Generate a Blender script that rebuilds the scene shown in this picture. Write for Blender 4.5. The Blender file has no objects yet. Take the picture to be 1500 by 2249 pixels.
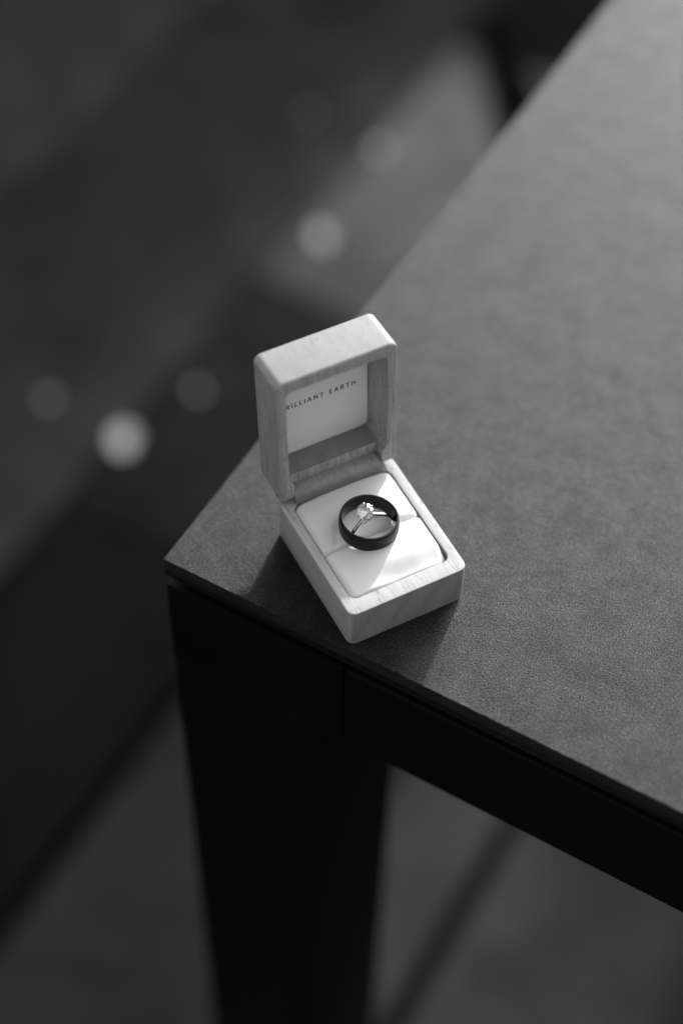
import bpy, bmesh, math, random
from mathutils import Vector, Matrix
random.seed(7)
MM = 0.001
ZT = 730.0                      # table top above the paving, mm (world z = 0 is the paving)
sc = bpy.context.scene
col = sc.collection

# ------------------------------------------------------------------ camera
R = ((0.8867090395, -0.4621290617, 0.0135576366),
     (-0.3573762834, -0.7037292470, -0.6140418056),
     (0.2933074689, 0.5396312419, -0.7891570512))      # rows: right, down, forward
CAM = (-174.109531, -312.039773, 537.252304)
F_PX = 3987.42
cam = bpy.data.cameras.new('camera'); cam_o = bpy.data.objects.new('camera', cam); col.objects.link(cam_o)
m = Matrix.Identity(4)
for i in range(3):
    m[i][0] = R[0][i]; m[i][1] = -R[1][i]; m[i][2] = -R[2][i]
m[0][3] = CAM[0]*MM; m[1][3] = CAM[1]*MM; m[2][3] = (CAM[2]+ZT)*MM
cam_o.matrix_world = m
cam.sensor_fit = 'HORIZONTAL'; cam.sensor_width = 24.0; cam.lens = F_PX/1500*24.0
cam.clip_start = 0.01; cam.clip_end = 200
cam.dof.use_dof = True; cam.dof.focus_distance = 0.645; cam.dof.aperture_fstop = 2.6
cam.dof.aperture_blades = 0
sc.camera = cam_o

# ------------------------------------------------------------------ light
SUN_EL, SUN_AZ = math.radians(22.0), math.radians(41.0)    # azimuth measured from +x towards +y
w = bpy.data.worlds.new("World"); sc.world = w; w.use_nodes = True
nt = w.node_tree; nt.nodes.clear()
sky = nt.nodes.new('ShaderNodeTexSky'); sky.sky_type = 'NISHITA'; sky.sun_disc = False
sky.air_density = 2.2; sky.dust_density = 3.0; sky.sun_elevation = SUN_EL; sky.sun_rotation = math.radians(90) - SUN_AZ
bw = nt.nodes.new('ShaderNodeRGBToBW'); bg = nt.nodes.new('ShaderNodeBackground'); wo = nt.nodes.new('ShaderNodeOutputWorld')
bg.inputs[1].default_value = 0.15
nt.links.new(sky.outputs[0], bw.inputs[0]); nt.links.new(bw.outputs[0], bg.inputs[0]); nt.links.new(bg.outputs[0], wo.inputs[0])
sun = bpy.data.lights.new('sun', 'SUN'); sun.energy = 2.0; sun.angle = math.radians(2.5); sun.color = (1, 1, 1)
sun_o = bpy.data.objects.new('sun', sun); col.objects.link(sun_o)
sd = Vector((math.cos(SUN_EL)*math.cos(SUN_AZ), math.cos(SUN_EL)*math.sin(SUN_AZ), math.sin(SUN_EL)))
sun_o.rotation_euler = sd.to_track_quat('Z', 'Y').to_euler(); sun_o.location = sd*5
sc.view_settings.view_transform = 'Standard'; sc.view_settings.look = 'None'
sc.view_settings.exposure = 1.55; sc.view_settings.gamma = 1.0
sc.cycles.use_denoising = True; sc.cycles.sample_clamp_indirect = 8.0
sc.cycles.max_bounces = 16; sc.cycles.transmission_bounces = 16

# ------------------------------------------------------------------ helpers
PSI = math.radians(-57.5385)
AX = Vector((math.cos(PSI), math.sin(PSI), 0)); BX = Vector((-AX.y, AX.x, 0))
T0 = Vector((-42.897, 65.523, ZT))          # near left corner of the table top
TM = Matrix.Translation(T0*MM) @ Matrix.Rotation(PSI, 4, 'Z')     # table frame (a along front, b along left side)

def tag(o, label=None, cat=None, group=None, kind=None):
    if label: o['label'] = label
    if cat: o['category'] = cat
    if group: o['group'] = group
    if kind: o['kind'] = kind
    return o

def link(name, bm, mat, parent=None, matrix=None, smooth=40):
    me = bpy.data.meshes.new(name)
    bmesh.ops.recalc_face_normals(bm, faces=bm.faces[:])
    for v in bm.verts: v.co *= MM
    bm.to_mesh(me); bm.free()
    if smooth:
        me.polygons.foreach_set('use_smooth', [True]*len(me.polygons))
        me.set_sharp_from_angle(angle=math.radians(smooth))
    if mat: me.materials.append(mat)
    o = bpy.data.objects.new(name, me); col.objects.link(o)
    if parent: o.parent = parent
    if matrix is not None: o.matrix_local = matrix
    return o

def empty(name, matrix):
    o = bpy.data.objects.new(name, None); col.objects.link(o); o.empty_display_size = 0.01
    o.matrix_world = matrix
    return o

def box(bm, lo, hi, bev=0, seg=3):
    r = bmesh.ops.create_cube(bm, size=1)
    for v in r['verts']:
        v.co = Vector([lo[i] + (v.co[i]+.5)*(hi[i]-lo[i]) for i in range(3)])
    if bev:
        es = list({e for v in r['verts'] for e in v.link_edges})
        bmesh.ops.bevel(bm, geom=es, offset=bev, segments=seg, profile=.5, affect='EDGES')

def rrect(x0, x1, y0, y1, r, n=8):
    pts = []
    for cx, cy, a0 in ((x1-r, y1-r, 0), (x0+r, y1-r, 90), (x0+r, y0+r, 180), (x1-r, y0+r, 270)):
        for k in range(n+1):
            a = math.radians(a0 + 90*k/n); pts.append((cx+r*math.cos(a), cy+r*math.sin(a)))
    return pts

def loft(bm, rings, cap0=True, cap1=True):
    vs = [[bm.verts.new(p) for p in ring] for ring in rings]
    n = len(vs[0])
    for a, b in zip(vs, vs[1:]):
        for i in range(n):
            bm.faces.new((a[i], a[(i+1) % n], b[(i+1) % n], b[i]))
    if cap0: bm.faces.new(vs[0][::-1])
    if cap1: bm.faces.new(vs[-1])

def tray(bm, o, i, z0, z1, zf, ro, ri, bb, bt, bi):
    """open box: outer rect o, cavity rect i, from z0 to z1, cavity floor zf; edge roundings bb, bt, bi"""
    rings = []
    def R_(rect, ins, r, z): 
        return [(x, y, z) for x, y in rrect(rect[0]+ins, rect[1]-ins, rect[2]+ins, rect[3]-ins, max(r-ins, .3))]
    for k in range(6):
        a = math.radians(90*k/5); rings.append(R_(o, bb*(1-math.sin(a)), ro, z0+bb*(1-math.cos(a))))
    for k in range(6):
        a = math.radians(90*k/5); rings.append(R_(o, bt*(1-math.cos(a)), ro, z1-bt*(1-math.sin(a))))
    for k in range(5):
        a = math.radians(90*k/4); rings.append(R_(i, -bi*(1-math.sin(a)), ri, z1-bi*(1-math.cos(a))))
    rings.append(R_(i, 0, ri, zf))
    loft(bm, rings)

def tube(bm, pts, rad, n=12, closed=False, flat=1.0, up=Vector((0, 1, 0))):
    """swept round (or oval) section; rad is a number or a list"""
    N = len(pts); rings = []
    for k, p in enumerate(pts):
        p = Vector(p)
        q0 = Vector(pts[(k-1) % N] if (closed or k > 0) else pts[k]); q1 = Vector(pts[(k+1) % N] if (closed or k < N-1) else pts[k])
        t = (q1-q0).normalized(); s = up.cross(t)
        if s.length < 1e-4: s = Vector((1, 0, 0)).cross(t)
        s.normalize(); u = t.cross(s).normalized()
        r = rad[k] if isinstance(rad, (list, tuple)) else rad
        rings.append([p + s*(r*flat*math.cos(2*math.pi*j/n)) + u*(r*math.sin(2*math.pi*j/n)) for j in range(n)])
    if closed:
        rings.append(rings[0])
        vs = [[bm.verts.new(p) for p in ring] for ring in rings[:-1]]; vs.append(vs[0])
        for a, b in zip(vs, vs[1:]):
            for i in range(n): bm.faces.new((a[i], a[(i+1) % n], b[(i+1) % n], b[i]))
    else: loft(bm, rings)

def boolean_cut(o, cutter_bm, name='cut'):
    me = bpy.data.meshes.new(name); bmesh.ops.recalc_face_normals(cutter_bm, faces=cutter_bm.faces[:])
    for v in cutter_bm.verts: v.co *= MM
    cutter_bm.to_mesh(me); cutter_bm.free()
    c = bpy.data.objects.new(name, me); col.objects.link(c); c.parent = o.parent; c.matrix_local = o.matrix_local
    md = o.modifiers.new('b', 'BOOLEAN'); md.operation = 'DIFFERENCE'; md.object = c; md.solver = 'EXACT'
    bpy.context.view_layer.update()
    ev = o.evaluated_get(bpy.context.evaluated_depsgraph_get())
    new = bpy.data.meshes.new_from_object(ev); o.modifiers.clear()
    mats = [s for s in o.data.materials]; o.data = new
    if not new.materials:
        for s in mats: new.materials.append(s)
    new.polygons.foreach_set('use_smooth', [True]*len(new.polygons)); new.set_sharp_from_angle(angle=math.radians(30))
    bpy.data.objects.remove(c); bpy.data.meshes.remove(me)

# ------------------------------------------------------------------ materials
class NB:
    def __init__(s, name):
        s.m = bpy.data.materials.new(name); s.m.use_nodes = True; s.t = s.m.node_tree
        s.b = s.t.nodes['Principled BSDF']; s.l = s.t.links.new
    def n(s, typ, **kw):
        nd = s.t.nodes.new(typ)
        for k, v in kw.items():
            if k.startswith('i_'):
                nd.inputs[int(k[2:]) if k[2:].isdigit() else k[2:].replace('_', ' ')].default_value = v
            else: setattr(nd, k, v)
        return nd
    def coord(s, scale, kind='Object', rot=(0, 0, 0)):
        tc = s.n('ShaderNodeTexCoord'); mp = s.n('ShaderNodeMapping'); mp.inputs['Scale'].default_value = scale; mp.inputs['Rotation'].default_value = rot
        s.l(tc.outputs[kind], mp.inputs['Vector']); return mp.outputs[0]
    def noise(s, vec, scale, detail=3, rough=.5, dist=0):
        nd = s.n('ShaderNodeTexNoise'); nd.inputs['Scale'].default_value = scale; nd.inputs['Detail'].default_value = detail
        nd.inputs['Roughness'].default_value = rough; nd.inputs['Distortion'].default_value = dist
        if vec is not None: s.l(vec, nd.inputs['Vector'])
        return nd.outputs[0]
    def ramp(s, fac, stops):
        nd = s.n('ShaderNodeValToRGB'); cr = nd.color_ramp
        while len(cr.elements) < len(stops): cr.elements.new(.5)
        for e, (p, v) in zip(cr.elements, stops): e.position = p; e.color = (v, v, v, 1)
        s.l(fac, nd.inputs[0]); return nd.outputs[0]
    def math(s, op, a, b=None):
        nd = s.n('ShaderNodeMath', operation=op)
        for k, x in enumerate((a, b)):
            if x is None: continue
            if isinstance(x, (int, float)): nd.inputs[k].default_value = x
            else: s.l(x, nd.inputs[k])
        return nd.outputs[0]
    def bump(s, h, strength, dist, prev=None):
        nd = s.n('ShaderNodeBump'); nd.inputs['Strength'].default_value = strength; nd.inputs['Distance'].default_value = dist
        s.l(h, nd.inputs['Height'])
        if prev is not None: s.l(prev, nd.inputs['Normal'])
        return nd.outputs[0]

def plain(name, v, rough=.5, metal=0., spec=.5):
    k = NB(name); k.b.inputs['Base Color'].default_value = (v, v, v, 1); k.b.inputs['Roughness'].default_value = rough
    k.b.inputs['Metallic'].default_value = metal; k.b.inputs['Specular IOR Level'].default_value = spec
    return k

# pale rubberwood, grain along local y
def wood_mat(name, lo=.27, hi=.50, ry=0.35, ring=.22):
    k = NB(name)
    v = k.coord((1000, 1000, 1000))                       # now in millimetres
    def st(sx, sy, sz, off=0, rot=(0, 0, 0)):
        mp = k.n('ShaderNodeMapping'); mp.inputs['Scale'].default_value = (sx, sy, sz); mp.inputs['Location'].default_value = (off, off, off); mp.inputs['Rotation'].default_value = rot
        k.l(v, mp.inputs['Vector']); return mp.outputs[0]
    fine = k.noise(st(1.6, .05, 1.6, 3), 1.0, 4, .6)
    bands = k.noise(st(.30, .012, .10, 11, (0, ry, 0)), 1.0, 2, .5, .4)
    pores = k.noise(st(2.0, .26, 2.0, 29), 1.0, 2, .5)
    pores2 = k.noise(st(1.2, .07, 1.2, 51), 1.0, 1, .5)
    pr = k.ramp(pores, [(0.58, 1), (0.68, .36)])
    gate = k.ramp(pores2, [(0.50, 1), (0.64, 0)])
    tcn_ = k.n('ShaderNodeTexCoord'); sx_ = k.n('ShaderNodeSeparateXYZ'); k.l(tcn_.outputs['Normal'], sx_.inputs[0])
    endg = k.ramp(k.math('ABSOLUTE', sx_.outputs[1]), [(.6, 0), (.9, .8)])
    pf = k.math('MAXIMUM', k.math('MAXIMUM', pr, gate), endg)
    base = k.math('ADD', k.math('MULTIPLY', k.ramp(fine, [(0.37, 0), (0.63, 1)]), .60), k.math('MULTIPLY', k.ramp(bands, [(0.35, 0), (0.65, 1)]), .30))
    base = k.math('ADD', k.math('MULTIPLY', base, k.math('SUBTRACT', 1.0, k.math('MULTIPLY', endg, .7))), k.math('MULTIPLY', endg, .05))
    colr = k.math('MULTIPLY', k.math('ADD', k.math('MULTIPLY', base, hi-lo), lo), pf)
    # thin dark growth line
    ln = k.noise(st(.16, .006, .06, 77, (0, ry, 0)), 1.0, 1, .5, .2)
    line = k.ramp(ln, [(0.487, 1), (0.497, .84), (0.507, 1)])
    colr = k.math('MULTIPLY', k.math('MULTIPLY', colr, line), k.math('SUBTRACT', 1.0, k.math('MULTIPLY', endg, .36)))
    # broad slanting growth rings, which show on the end grain
    wv = k.n('ShaderNodeTexWave', wave_type='BANDS', bands_direction='X'); wv.inputs['Scale'].default_value = .19
    wv.inputs['Distortion'].default_value = 2.6; wv.inputs['Detail'].default_value = 1.0; wv.inputs['Detail Scale'].default_value = .6
    k.l(st(.16, .02, .16, 5, (0, math.radians(-32), 0)), wv.inputs['Vector'])
    rg = k.ramp(wv.outputs[0], [(0.0, .80), (.12, .93), (.5, 1.0), (1, 1.06)])
    rgm = k.math('ADD', 1.0, k.math('MULTIPLY', k.math('SUBTRACT', rg, 1.0), k.math('MULTIPLY', k.math('ADD', .15, endg), ring)))
    colr = k.math('MULTIPLY', colr, rgm)
    cb = k.n('ShaderNodeCombineColor')
    for j in range(3): k.l(colr, cb.inputs[j])
    k.l(cb.outputs[0], k.b.inputs['Base Color'])
    k.b.inputs['Roughness'].default_value = .55; k.b.inputs['Specular IOR Level'].default_value = .35
    k.l(k.bump(colr, .35, .00012), k.b.inputs['Normal'])
    return k.m

M_wood = wood_mat('rubberwood')
M_wood_base = wood_mat('rubberwood_base', .34, .48, ring=.75)
M_wood2 = wood_mat('rubberwood_roll', .24, .36, 1.2)

kc = plain('cushion_leatherette', .67, .5, 0, .3)
v = kc.coord((1000, 1000, 1000))
kc.l(kc.bump(kc.noise(v, 5.0, 3), .10, .00005, kc.bump(kc.noise(v, .25, 2), .06, .0006)), kc.b.inputs['Normal'])
M_pad = kc.m
kd = plain('card', .90, .6, 0, .25); M_card = kd.m
M_ink = plain('black_print', .012, .6, 0, .2).m
M_void = plain('dark_pin', .06, .6).m
M_mag = plain('magnet_plug', .30, .45, .0).m

# ceramic table top: dark, finely grained, blotched
k = NB('dark_ceramic')
v = k.coord((1000, 1000, 1000))
blot = k.noise(v, .07, 5, .65, .2); blot2 = k.noise(v, .30, 4, .65)
f = k.math('ADD', k.math('MULTIPLY', blot, .6), k.math('MULTIPLY', blot2, .4))
spk = k.noise(v, 1.5, 4, .8)
spr = k.ramp(spk, [(.36, .2), (.66, 1.9)])
colr = k.math('MULTIPLY', k.ramp(f, [(.36, .004), (.66, .009)]), spr)
k.l(colr, k.b.inputs['Base Color'])
k.l(k.ramp(f, [(.36, .35), (.64, .31)]), k.b.inputs['Roughness'])
k.l(k.math('MULTIPLY', k.ramp(f, [(.38, .32), (.62, .52)]), k.ramp(spk, [(.36, .15), (.64, 2.0)])), k.b.inputs['Specular IOR Level'])
g1 = k.noise(v, 1.4, 4, .8); g2 = k.noise(v, .6, 2, .5)
k.l(k.bump(g1, 1.0, .0014, k.bump(g2, .2, .0003)), k.b.inputs['Normal'])
M_top = k.m
M_glass_layer = plain('black_glass_layer', .006, .3, 0, .3).m
M_edge = plain('polished_edge_line', .10, .25).m
kk = plain('black_powder_coat', .0025, .55, 0, .10)
kk.l(kk.bump(kk.noise(kk.coord((1000, 1000, 1000)), 3.0, 2), .2, .00005), kk.b.inputs['Normal'])
M_frame = kk.m
M_rail = plain('grey_gasket', .05, .4).m

# paving: tone, painted light and shade included, comes from each slab's object colour
k = NB('paving_stone')
oi = k.n('ShaderNodeObjectInfo'); tcn = k.coord((1, 1, 1))
v = tcn
n1 = k.noise(v, 9, 5, .62, .5); n2 = k.noise(v, 60, 3)
mul = k.math('MULTIPLY', k.ramp(n1, [(.3, .65), (.7, 1.35)]), k.ramp(n2, [(.3, .85), (.7, 1.12)]))
mx = k.n('ShaderNodeMix', data_type='RGBA', blend_type='MULTIPLY'); mx.inputs[0].default_value = 1
k.l(oi.outputs['Color'], mx.inputs[6]); k.l(mul, mx.inputs[7]); k.l(mx.outputs[2], k.b.inputs['Base Color'])
k.b.inputs['Roughness'].default_value = .75; k.b.inputs['Specular IOR Level'].default_value = .0
k.l(k.bump(n2, .4, .0008), k.b.inputs['Normal'])
M_slab = k.m
M_soil = plain('joint_sand', .012, .9, 0, .1).m
M_rubber = plain('matte_black_rubber', .003, .9, 0, .0).m
M_light_fleck = plain('light_fleck', .85, .6, 0, .2).m  # pale colour for the added light spots
M_light_fleck_d = plain('light_fleck_dull', .6, .7, 0, .2).m
M_wall = plain('dark_shade_wall', .10, .9, 0, .1).m
M_platinum = plain('platinum', .80, .12, 1.0).m

k = plain('dark_tungsten_band', .012, .38, .0, .22)
v = k.coord((1000, 1000, 1000))
gr = k.noise(v, 3.0, 3, .6)
k.l(k.ramp(gr, [(.35, .002), (.7, .008)]), k.b.inputs['Base Color'])
k.l(k.ramp(gr, [(.3, .28), (.7, .45)]), k.b.inputs['Roughness'])
k.l(k.bump(gr, .3, .00004), k.b.inputs['Normal'])
M_band = k.m
M_band_in = plain('polished_band_inside', .045, .10, 1., .5).m

k = NB('diamond'); k.t.nodes.remove(k.b)
gl = k.n('ShaderNodeBsdfGlass'); gl.inputs['IOR'].default_value = 2.4; gl.inputs['Roughness'].default_value = 0.0
k.l(gl.outputs[0], k.t.nodes['Material Output'].inputs[0]); M_gem = k.m

# ------------------------------------------------------------------ setting: paving
bm = bmesh.new(); bmesh.ops.create_grid(bm, x_segments=1, y_segments=1, size=30000)
for vv in bm.verts: vv.co.z = -22
ground = link('ground', bm, M_soil, smooth=0); tag(ground, 'dark sandy bed beneath the paving slabs', 'ground', kind='structure')
A_CUTS = [-1590, -1300, -1010, -730, -450, -250, -60, 39, 330, 620, 910, 1200]
#           tone of each strip between cuts, with the floor's light and shade painted in
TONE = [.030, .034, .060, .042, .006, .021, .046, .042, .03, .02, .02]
PLM = Matrix.Translation(Vector((T0.x, T0.y, 0))*MM) @ Matrix.Rotation(PSI, 4, 'Z')
ctr = 0
for i in range(len(A_CUTS)-1):
    a0, a1 = A_CUTS[i], A_CUTS[i+1]
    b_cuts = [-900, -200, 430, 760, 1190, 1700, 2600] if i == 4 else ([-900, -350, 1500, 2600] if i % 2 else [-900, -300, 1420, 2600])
    for b0, b1 in zip(b_cuts, b_cuts[1:]):
        g0 = 8 if a0 in (-250, 39) else 1.5
        g1 = 8 if a1 in (-250, 39) else 1.5
        bm = bmesh.new()
        ca, cb_ = (a0+a1)/2, (b0+b1)/2
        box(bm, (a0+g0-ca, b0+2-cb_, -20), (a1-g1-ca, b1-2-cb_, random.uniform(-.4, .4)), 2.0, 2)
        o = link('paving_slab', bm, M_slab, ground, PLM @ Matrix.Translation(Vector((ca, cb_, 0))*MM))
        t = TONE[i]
        if i == 4 and b0 == 430: t = .016  # painted shade easing off along the dark strip
        if i == 4 and b0 == 760: t = .108  # pale tone strengthens the sunlit patch
        if i == 4 and b0 > 760: t = .02  # painted shade beyond the sunlit patch
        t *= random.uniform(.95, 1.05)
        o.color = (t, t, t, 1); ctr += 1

# added unseen walls: two shade the paving, one blocks sky, one bounces light
bm = bmesh.new(); box(bm, (-950, 2050, 0), (1500, 2200, 372), 6, 2)
o = link('shade_wall', bm, M_wall, None, PLM); tag(o, 'low dark wall added out of view to shade the far end of the paving', 'wall')
bm = bmesh.new(); box(bm, (-1150, -600, 0), (-955, 6500, 1296), 6, 2)
o = link('shade_wall', bm, M_wall, None, PLM); tag(o, 'long dark wall added out of view to shade the left strips of paving', 'wall')
bm = bmesh.new(); box(bm, (-4000, -1700, 0), (2400, -1500, 3600), 6, 2)
o = link('sky_block_wall', bm, M_wall, None, PLM); tag(o, 'tall dark wall added out of view to block the sky behind the near side of the table', 'wall')
bm = bmesh.new(); box(bm, (2410, -1700, 0), (2600, 2600, 3400), 6, 2)
o = link('bounce_wall', bm, plain('grey_bounce_wall', .5, .9, 0, .1).m, None, PLM); tag(o, 'tall grey wall added out of view to bounce light along the right side of the table', 'wall')

# ------------------------------------------------------------------ table
TW, TL = 1000, 1700
table = empty('patio_table', PLM)
tag(table, 'dark ceramic topped table with square black metal legs under the ring box', 'table')
up = Matrix.Translation(Vector((0, 0, ZT))*MM)
bm = bmesh.new(); box(bm, (0, 0, -6), (TW, TL, 0), .5, 3)
top = link('tabletop', bm, M_top, table, up)
bm = bmesh.new(); box(bm, (.35, .35, -6.25), (TW-.35, TL-.35, -6.0), 0)
link('edge_line', bm, M_edge, top, Matrix.Identity(4))
bm = bmesh.new(); box(bm, (.15, .15, -10), (TW-.15, TL-.15, -6.25), .3, 2)
link('glass_layer', bm, M_glass_layer, top, Matrix.Identity(4))
for x0, x1, y0, y1 in ((6, TW-6, 6, 12), (6, TW-6, TL-12, TL-6), (6, 12, 12.2, TL-12.2), (TW-12, TW-6, 12.2, TL-12.2)):
    bm = bmesh.new(); box(bm, (x0, y0, -15.5), (x1, y1, -10.02), 0)
    link('spacer_strip', bm, M_rail, table, up)
LG, LD = 65, 72
for cx_, cy_ in ((0, 0), (TW, 0), (0, TL), (TW, TL)):
    sx = 1 if cx_ == 0 else -1; sy = 1 if cy_ == 0 else -1
    def X(a): return cx_ + sx*a
    def Y(b): return cy_ + sy*b
    bm = bmesh.new(); lo = (min(X(0), X(LG)), min(Y(0), Y(LD)), -ZT+3); hi = (max(X(0), X(LG)), max(Y(0), Y(LD)), -65.5)
    box(bm, lo, hi, 1.2, 3)
    lg = link('leg', bm, M_frame, table, up)
    bm = bmesh.new(); box(bm, (lo[0]+4, lo[1]+4, -ZT+.5), (hi[0]-4, hi[1]-4, -ZT+3), .5, 1)
    link('foot_pad', bm, M_frame, lg, Matrix.Identity(4))
    # corner casting: the L-shaped block between leg and rails
    bm = bmesh.new()
    lo2 = (min(X(0), X(76)), min(Y(0), Y(65)), -65.2); hi2 = (max(X(0), X(76)), max(Y(0), Y(65)), -15.3)
    box(bm, lo2, hi2, .5, 2)
    link('corner_block', bm, M_frame, table, up)
for lo, hi in (((76.5, .4, -65), (TW-76.5, 40, -15.2)), ((76.5, TL-40, -65), (TW-76.5, TL-.4, -15.2)),
               ((.4, 65.5, -65), (40, TL-65.5, -15.2)), ((TW-40, 65.5, -65), (TW-.4, TL-65.5, -15.2))):
    bm = bmesh.new(); box(bm, lo, hi, 1.0, 3); link('rail', bm, M_frame, table, up)

# dark flat arms on the paving, forming the black slanted shape past the table
def P3(a, b, z): return PLM @ (Vector((a, b, z))*MM)
wedge = empty('dark_wedge', PLM @ Matrix.Translation(Vector((-4, 800, 0))*MM))
tag(wedge, 'black flat shape with a tapered arm reaching out past the table edge', 'parasol stand')
tipv = Vector((-434+4, 1222-800, 0)); th0 = math.atan2(tipv.y, tipv.x); Lr = tipv.length
for q in range(4):
    bm = bmesh.new(); ln = Lr if q == 0 else 380
    pts = [(30, 50), (ln-200, 44), (ln, 7), (ln, -7), (ln-200, -30), (30, -45)]
    lo_ = [bm.verts.new((x, y, 3)) for x, y in pts]; hi_ = [bm.verts.new((x, y*.8, 34 if x < 100 else 14)) for x, y in pts]
    bm.faces.new(lo_); bm.faces.new(hi_[::-1])
    for j in range(6): bm.faces.new((lo_[j], lo_[(j+1) % 6], hi_[(j+1) % 6], hi_[j]))
    bmesh.ops.bevel(bm, geom=bm.edges[:], offset=1.5, segments=2, affect='EDGES')
    link('arm', bm, M_rubber, wedge, Matrix.Rotation(th0+q*math.pi/2, 4, 'Z'))
bm = bmesh.new(); tube(bm, [(0, 0, 3), (0, 0, 8), (0, 0, 60), (0, 0, 62)], [38, 40, 36, 34], 28)
link('hub', bm, M_rubber, wedge, Matrix.Identity(4))

# pale flecks added on the paving in place of blurred light spots
def light_fleck(a, b, L_, W_, mat, label, rot, lift):
    bm = bmesh.new(); nu, nv = 10, 6; g = []
    for i in range(nu+1):
        u = i/nu; wd = W_*.5*math.sin(math.pi*min(1, u*.92+.06))**.6
        row = []
        for j in range(nv+1):
            s = j/nv*2-1
            row.append(bm.verts.new((L_*(u-.5), wd*s, 1.0 + lift*(s*s)*math.sin(math.pi*u)+lift*.7*(u-.4)**2)))
        g.append(row)
    for i in range(nu):
        for j in range(nv): bm.faces.new((g[i][j], g[i+1][j], g[i+1][j+1], g[i][j+1]))
    bmesh.ops.solidify(bm, geom=bm.faces[:], thickness=.35)
    o = link('light_fleck', bm, mat, None, PLM @ Matrix.Translation(Vector((a, b, .5))*MM) @ Matrix.Rotation(rot, 4, 'Z'))
    tag(o, label, 'light_fleck', 'flecks added as light spots on the paving')
light_fleck(-441, 520, 31, 22, M_light_fleck, 'brightest pale fleck added as a light spot on the dark paving left of the box lid', 2.05, 5)
light_fleck(-421, 842, 25, 18, M_light_fleck, 'pale fleck added as a light spot on the paving above the box lid beside the table edge', 2.05, 5)
light_fleck(-435, 985, 15, 11, M_light_fleck, 'pale fleck added as a light spot at the corner of the sunny paving patch near the table edge', 2.05, 4)
light_fleck(-528, 525, 15, 11, M_light_fleck_d, 'dull fleck added as a light spot, leftmost on the dark paving', 2.05, 3)
light_fleck(-416, 604, 11, 9, M_light_fleck_d, 'dull fleck added as a light spot just left of the wooden lid on dark paving', 2.05, 3)
light_fleck(-528, 998, 11, 8, M_light_fleck_d, 'faint dull fleck added as a light spot farthest up the paving', 2.05, 3)

# ------------------------------------------------------------------ ring box
W, D, H = 47.0, 58.15, 18.92
BX0 = Matrix.Translation(Vector((0, 0, ZT + .05))*MM)
rb = empty('ring_box', BX0)
tag(rb, 'open pale wooden ring box with printed card in its lid on the table corner', 'ring box')
bm = bmesh.new()
tray(bm, (0, W, 0, D), (3.5, 43.3, 6.1, 52.6), 0, H, 5.0, 3.2, 3.0, 1.2, .35, .25)
base = link('box_base', bm, M_wood_base, rb, Matrix.Identity(4), 30)
# hinge roll
bm = bmesh.new()
rings = []
YC, ZC, RC = 56.9, 19.4, 4.7
for x, rr in ((5.5, RC-.35), (5.65, RC-.1), (5.9, RC), (40.5, RC), (40.75, RC-.1), (40.9, RC-.35)):
    rings.append([(x, YC+rr*math.cos(2*math.pi*j/40), ZC+rr*math.sin(2*math.pi*j/40)) for j in range(40)])
loft(bm, rings)
link('hinge_roll', bm, M_wood2, rb, Matrix.Identity(4), 30)
# lid (local y runs up the lid, local z faces out of its opening)
TH = math.radians(3.425)
LM_ = Matrix.Translation(Vector((0, 53.5, 23.97))*MM) @ Matrix(((1, 0, 0, 0), (0, math.sin(TH), -math.cos(TH), 0), (0, math.cos(TH), math.sin(TH), 0), (0, 0, 0, 1)))
LT, L0, L1 = 17.72, -4.0, 57.36
bm = bmesh.new()
tray(bm, (0, W, L0, L1), (3.7, 43.2, 4.9, 52.1), -LT, 0, -15.2, 3.0, 2.6, 1.0, .8, .35)
lid = link('lid', bm, M_wood, rb, LM_, 30)
# room for the hinge roll between the two ears, and the rounded lower ear corners
cb = bmesh.new()
cen = LM_.inverted() @ (Vector((0, YC, ZC))*MM) / MM
rings = [[(x, cen.y+6.1*math.cos(2*math.pi*j/48), cen.z+6.1*math.sin(2*math.pi*j/48)) for j in range(48)] for x in (5.2, 41.2)]
loft(cb, rings)
boolean_cut(lid, cb)
cb = bmesh.new(); box(cb, (5.2, -12, -5.2), (41.2, 7.0, 6))
boolean_cut(lid, cb)
cb = bmesh.new()
rings = []
for x in (-3, W+3): rings.append([(x, -.6, 1), (x, -.6, .01), (x, -2.2, -.8), (x, -3.4, -2.2), (x, -4.2, -4.5), (x, -7, -4.5), (x, -7, 1)])
loft(cb, rings); boolean_cut(lid, cb)
# card with print
bm = bmesh.new()
loft(bm, [[(x, y, -15.15) for x, y in rrect(4.0, 42.9, 5.2, 51.8, 3.0)], [(x, y, -14.75) for x, y in rrect(4.0, 42.9, 5.2, 51.8, 3.0)]])
card = link('card', bm, M_card, lid, Matrix.Identity(4), 30)
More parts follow.
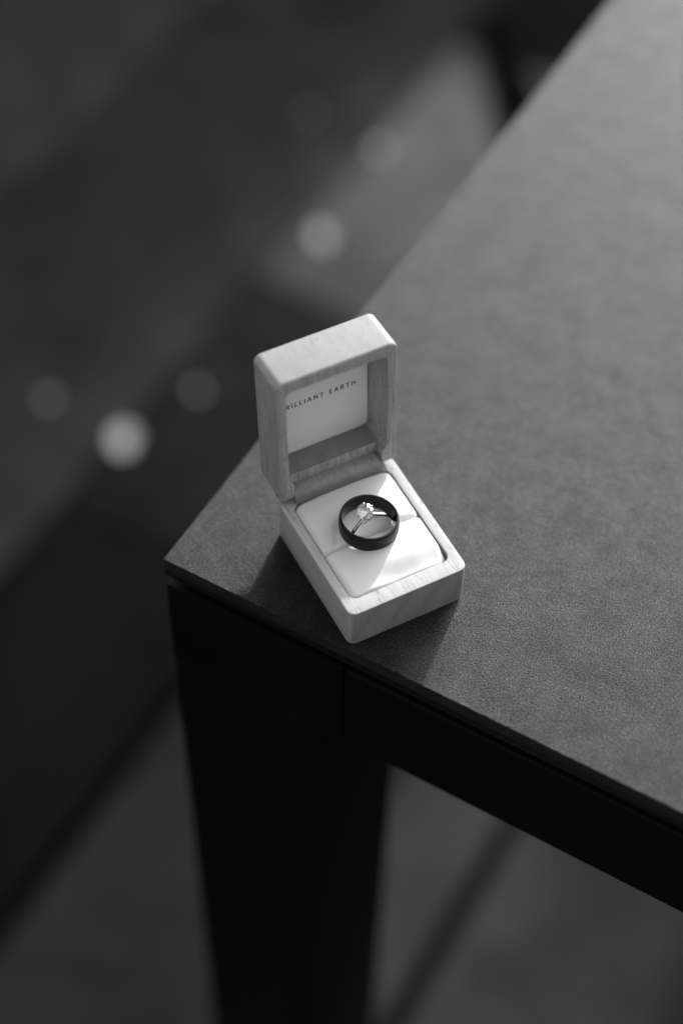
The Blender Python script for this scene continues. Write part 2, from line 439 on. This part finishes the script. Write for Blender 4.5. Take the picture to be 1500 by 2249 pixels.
# lettering: strokes on a unit-high letter grid
def arc(cx, cy, rx, ry, a0, a1, n=9): return [(cx+rx*math.cos(math.radians(a0+(a1-a0)*k/n)), cy+ry*math.sin(math.radians(a0+(a1-a0)*k/n))) for k in range(n+1)]
G = {
 'B': (.56, [[(0.06, 0), (0.06, 1)], [(0.06, .94), (.24, .94)]+arc(.24, .735, .21, .205, 90, -90)+[(.06, .53)], [(.06, .53), (.27, .53)]+arc(.27, .295, .24, .235, 90, -90)+[(.06, .06)]]),
 'R': (.56, [[(0.06, 0), (0.06, 1)], [(0.06, .94), (.24, .94)]+arc(.24, .715, .22, .225, 90, -90)+[(.06, .49)], [(.24, .49), (.52, 0)]]),
 'I': (.12, [[(.06, 0), (.06, 1)]]),
 'L': (.46, [[(.06, 0), (.06, 1)], [(.06, .06), (.46, .06)]]),
 'A': (.74, [[(.04, 0), (.37, 1)], [(.37, 1), (.70, 0)], [(.15, .32), (.59, .32)]]),
 'N': (.70, [[(.06, 0), (.06, 1)], [(.06, .97), (.64, .03)], [(.64, 0), (.64, 1)]]),
 'T': (.60, [[(.30, 0), (.30, 1)], [(0, .94), (.60, .94)]]),
 'E': (.48, [[(.06, 0), (.06, 1)], [(.06, .94), (.47, .94)], [(.06, .52), (.43, .52)], [(.06, .06), (.48, .06)]]),
 'H': (.68, [[(.06, 0), (.06, 1)], [(.62, 0), (.62, 1)], [(.06, .52), (.62, .52)]]),
}
word = 'BRILLIANT EARTH'; hgt = 2.15; gap = .245
tot = sum((G[c][0] if c != ' ' else .34) for c in word) + gap*(len(word)-1)
x_end = 37.9; x_r0 = 10.35
# spacing solved so that the R starts and the H ends where they do on the card
rest = word[1:]
wsum = sum((G[c][0] if c != ' ' else .30) for c in rest)
gap = ((x_end-x_r0)/hgt - wsum)/(len(rest)-1)
xs = x_r0 - (G['B'][0]+gap)*hgt
bm = bmesh.new(); q = 0; SW = .165
for ch in word:
    if ch == ' ': xs += (.30+gap)*hgt; continue
    wd, strokes = G[ch]
    for st in strokes:
        q += 1; zt = -14.75 + .03 + .003*(q % 7)
        n = len(st); L_, R_ = [], []
        for k, (x, y) in enumerate(st):
            p0 = Vector(st[max(k-1, 0)]); p1 = Vector(st[min(k+1, n-1)]); t = (p1-p0).normalized(); nn = Vector((-t.y, t.x))*SW/2
            L_.append((xs+(x+nn.x)*hgt, 28.0+(y+nn.y)*hgt)); R_.append((xs+(x-nn.x)*hgt, 28.0+(y-nn.y)*hgt))
        for k in range(n-1):
            top_ = [bm.verts.new((*p, zt)) for p in (L_[k], L_[k+1], R_[k+1], R_[k])]
            bm.faces.new(top_)
    xs += (wd+gap)*hgt
link('lettering', bm, M_ink, card, Matrix.Identity(4), 0)
# magnets: small plugs in lid rim and base rim
def disc(bm, cx, cy, z0, z1, r, n=28):
    loft(bm, [[(cx+rr*math.cos(2*math.pi*j/n), cy+rr*math.sin(2*math.pi*j/n), z) for j in range(n)] for z, rr in ((z0, r), (z1, r))])
bm = bmesh.new(); disc(bm, 23.5, 54.6, -.8, .05, 1.15); link('magnet', bm, M_mag, lid, Matrix.Identity(4))
# base plug: wooden ring outline
bm = bmesh.new(); disc(bm, 23.7, 3.3, H-.8, H+.02, 1.25); link('plug', bm, M_wood_base, base, Matrix.Identity(4), 20)
bm = bmesh.new(); tube(bm, [(23.7+1.36*math.cos(t_), 3.3+1.36*math.sin(t_), H-.045) for t_ in [2*math.pi*j/32 for j in range(32)]], .07, 6, True, up=Vector((0, 0, 1)))
link('plug_groove', bm, plain('groove', .35, .7).m, base, Matrix.Identity(4))
# hinge pins, seen as dark dots low on the lid's sides
for x in (-.03, W-.25):
    bm = bmesh.new(); disc(bm, 0, 0, 0, .28, .75, 18)
    link('hinge_pin', bm, M_void, lid, Matrix.Translation(Vector((x, -1.2, -3.6))*MM) @ Matrix.Rotation(math.radians(90), 4, 'Y'))

# cushions
SL = lambda x: 28.2 + (x-23)*.02           # where the slit runs
RCX, RCY = 23.0, 29.9
def sm(a, b, x):
    t = min(1, max(0, (x-a)/(b-a))); return t*t*(3-2*t)
def cushion(front):
    X0, X1 = 3.85, 42.7; Y0, Y1 = 6.35, 52.3
    bm = bmesh.new(); nx, ny = 120, 110; g = []
    for i in range(nx+1):
        row = []
        for j in range(ny+1):
            s, t = i/nx, j/ny
            # denser samples near the borders
            s = .5-.5*math.cos(math.pi*s)*(.35+.65*abs(math.cos(math.pi*s))**.2) if 0 < i < nx else s
            t = .5-.5*math.cos(math.pi*t)
            x = X0+(X1-X0)*s
            ysl = SL(x)
            y = (Y0+(ysl-.04-Y0)*t) if front else (ysl+.04+(Y1-ysl-.04)*t)
            # rounded outer corners
            r = 2.6
            yo = (y-Y0) if front else (Y1-y)
            inset = 0
            if yo < r: inset = r-math.sqrt(max(0, r*r-(r-yo)**2))
            x = X0+inset+(X1-X0-2*inset)*s
            ds = min(x-X0-inset, X1-inset-x); ds = max(ds, 0)
            do = yo; dl = abs(y-ysl)
            cap = lambda d_, r_: (1-(1-min(d_, r_)/r_)**2)**.5
            e = cap(ds, 2.6)*1.9 + sm(0, 12, ds)*.8 - 2.7
            if front: q1 = 1.0+1.3*sm(10, 24, x); e += cap(do, 1.2)*1.0 + sm(0, 9, do)*q1 - 1.0 - q1
            else: e += cap(do, 1.2)*1.2 + sm(0, 7, do)*.5 - 1.7
            # slit: sides roll into the seam, deeper at the ends, propped open by the ring
            mid = math.exp(-((x-RCX)/9.5)**2)
            rs = 2.8+1.9*mid
            e += (cap(dl, rs)-1)*(2.0+.9*mid)
            e += -.12*math.exp(-((x-RCX)**2+(y-29)**2)/90)
            if front: e += .85*math.exp(-((x-21)**2+(y-20.5)**2)/40)*sm(0, 5, do)
            # creases running from the seam ends
            if not front:
                q_ = (x-9.8)-(y-28)*.42
                e -= 1.1*math.exp(-(q_/1.3)**2)*math.exp(-((y-28)/7.0)**2)*sm(28.2, 30, y)
                q_ = (x-36.2)+(y-28)*.35
                e -= .30*math.exp(-(q_/1.6)**2)*math.exp(-((y-28)/6)**2)*sm(28.2, 30, y)
            row.append(bm.verts.new((x, y, 20.55+e)))
        g.append(row)
    for i in range(nx):
        for j in range(ny): bm.faces.new((g[i][j], g[i+1][j], g[i+1][j+1], g[i][j+1]))
    # skirts down into the tray
    border = [g[i][0] for i in range(nx+1)] + [g[nx][j] for j in range(1, ny+1)] + [g[i][ny] for i in range(nx-1, -1, -1)] + [g[0][j] for j in range(ny-1, 0, -1)]
    low = [bm.verts.new((v_.co.x, v_.co.y, 6)) for v_ in border]
    for k_ in range(len(border)):
        bm.faces.new((border[k_], border[(k_+1) % len(border)], low[(k_+1) % len(border)], low[k_]))
    bm.faces.new(low)
    return link('cushion', bm, M_pad, rb, Matrix.Identity(4), 60)
cushion(True); cushion(False)

# ------------------------------------------------------------------ dark wedding band
nrm = Vector((.05, .02, 1)).normalized()
cb_top = Vector((23.4, 30.45, 27.05)); wB = 6.6
qrot = nrm.to_track_quat('Z', 'Y').to_matrix().to_4x4()
mb = Matrix.Translation((Vector((0, 0, ZT+.05)) + cb_top - nrm*wB/2)*MM) @ qrot
band = empty('wedding_band', mb)
tag(band, 'wide black domed wedding band lying around the diamond ring on the cushion', 'ring')
def revolve(bm, prof, n=160, closed=True):
    rings = [[(r*math.cos(2*math.pi*j/n), r*math.sin(2*math.pi*j/n), z) for j in range(n)] for r, z in prof]
    vs = [[bm.verts.new(p) for p in ring] for ring in rings]
    pairs = list(zip(vs, vs[1:])) + ([(vs[-1], vs[0])] if closed else [])
    for a, b in pairs:
        for i in range(n): bm.faces.new((a[i], a[(i+1) % n], b[(i+1) % n], b[i]))
hB = wB/2
prof = [(9.8, -hB+.12)]
prof += [(9.95, -hB), (10.35, -hB+.02)]
for k_ in range(13):
    z_ = -hB+.15 + (wB-.3)*k_/12; prof.append((10.95-.40*(abs(z_)/hB)**2.4, z_))
prof += [(10.4, hB-.02), (10.0, hB), (9.8, hB-.12)]
bm = bmesh.new(); revolve(bm, prof, closed=False); link('band_shell', bm, M_band, band, Matrix.Identity(4), 50)
prof = [(9.8, hB-.12)] + [(9.42+.38*(abs(z_)/hB)**3, z_) for z_ in [(hB-.15)*(1-2*k_/12) for k_ in range(13)]] + [(9.8, -hB+.12)]
bm = bmesh.new(); revolve(bm, prof, closed=False); link('band_lining', bm, M_band_in, band, Matrix.Identity(4), 50)

# ------------------------------------------------------------------ diamond solitaire standing in the slit
C0 = Vector((23.35, 29.2, 20.1)); RS = 8.45
phi = math.radians(-10.5)                                   # gem leans to the left
mr = Matrix.Translation((Vector((0, 0, ZT+.05)) + C0)*MM) @ Matrix.Rotation(math.radians(3), 4, 'Z') @ Matrix.Rotation(phi, 4, 'Y') @ Matrix.Rotation(math.radians(3), 4, 'X')
sol = empty('engagement_ring', mr)
tag(sol, 'slim silver solitaire ring with round diamond held by six claws inside the black band', 'ring')
pts, rad = [], []
bm = bmesh.new(); n = 120; rings = []
for k_ in range(n):
    t_ = 2*math.pi*k_/n; c_, s_ = math.cos(t_), math.sin(t_)
    near = max(0, s_)**6                                     # close to the head
    hw = .88 - .22*near; ht = .72 + .25*near
    sec = []
    for j in range(14):
        a_ = 2*math.pi*j/14; ww = hw*math.copysign(abs(math.cos(a_))**.75, math.cos(a_)); hh = ht*math.copysign(abs(math.sin(a_))**.9, math.sin(a_))
        ang = abs(math.atan2(c_, s_)); sh = 2.1*math.exp(-(ang/.40)**2)
        rr = RS + hh*(1 if hh > 0 else .7) + (sh if hh > 0 else sh*.15)
        sec.append(Vector((rr*c_, ww, rr*s_)))
    rings.append(sec)
vs = [[bm.verts.new(p) for p in r_] for r_ in rings]
for k_ in range(n):
    a, b = vs[k_], vs[(k_+1) % n]
    for j in range(14): bm.faces.new((a[j], a[(j+1) % 14], b[(j+1) % 14], b[j]))
link('shank', bm, M_platinum, sol, Matrix.Identity(4), 60)
# head: axis +z at top of the shank, tipped slightly to the viewer
HR = Matrix.Rotation(math.radians(17), 4, 'X')
HM = Matrix.Translation(((mr.inverted() @ (Vector((21.25, 29.75, 32.15+ZT+.05))*MM)) - (HR @ Vector((0, 0, 3.1*MM))))) @ HR
GZ, GR = 3.1, 3.05      # girdle height above the shank, gem radius
bm = bmesh.new()
for zz, rr in ((.55, 1.25), (1.7, 2.0)):
    tube(bm, [(rr*math.cos(2*math.pi*j/36), rr*math.sin(2*math.pi*j/36), zz) for j in range(36)], .22, 8, True, up=Vector((0, 0, 1)))
tube(bm, [(0, 0, -.6), (0, 0, .1), (0, 0, .6)], [1.1, 1.0, .8], 16)
head = link('head', bm, M_platinum, sol, HM, 60)
for j in range(6):
    a_ = math.radians(60*j+10); c_, s_ = math.cos(a_), math.sin(a_)
    pr = [(.9, 0), (1.35, .6), (2.1, 1.7), (2.85, 2.8), (3.08, 3.2), (2.9, 3.55), (2.62, 3.68)]
    bm = bmesh.new()
    tube(bm, [(r*c_, r*s_, z) for r, z in pr], [.32, .30, .28, .28, .33, .36, .24], 10)
    link('claw', bm, M_platinum, head, Matrix.Identity(4), 60)
# round brilliant
bm = bmesh.new()
def ringv(r, z, n, off): return [bm.verts.new((r*math.cos(math.radians(off+360*j/n)), r*math.sin(math.radians(off+360*j/n)), z)) for j in range(n)]
tb = ringv(GR*.56, GZ+.92, 8, 0)
star = ringv(GR*.79, GZ+.55, 8, 22.5)
gt = ringv(GR, GZ+.07, 16, 0); gb = ringv(GR, GZ-.04, 16, 0)
pv = ringv(GR*.24, GZ-1.83, 8, 22.5)
cul = bm.verts.new((0, 0, GZ-2.36))
bm.faces.new(tb)
for j in range(8):
    j1 = (j+1) % 8
    bm.faces.new((tb[j], star[j], tb[j1]))                          # star
    bm.faces.new((tb[j], star[j-1], gt[2*j], star[j]))               # kite
    bm.faces.new((star[j], gt[2*j], gt[2*j+1])); bm.faces.new((star[j], gt[2*j+1], gt[(2*j+2) % 16]))
    # pavilion
    bm.faces.new((gb[2*j], pv[j], gb[2*j+1])); bm.faces.new((gb[2*j+1], pv[j], gb[(2*j+2) % 16]))
    bm.faces.new((gb[2*j], pv[j-1], cul, pv[j]))
for j in range(16): bm.faces.new((gt[j], gb[j], gb[(j+1) % 16], gt[(j+1) % 16]))
link('diamond', bm, M_gem, sol, HM, 0)

# crumb lying on the open part of the table top
bm = bmesh.new(); bmesh.ops.create_icosphere(bm, subdivisions=2, radius=.75)
for v_ in bm.verts: v_.co = Vector((v_.co.x*1.2, v_.co.y*.8, v_.co.z*.5))*random.uniform(.85, 1.15)
o = link('crumb', bm, M_void, None, Matrix.Translation(Vector((200.4, 77.7, ZT+.3))*MM)); tag(o, 'tiny dark crumb on the bare table top right of the box', 'crumb')
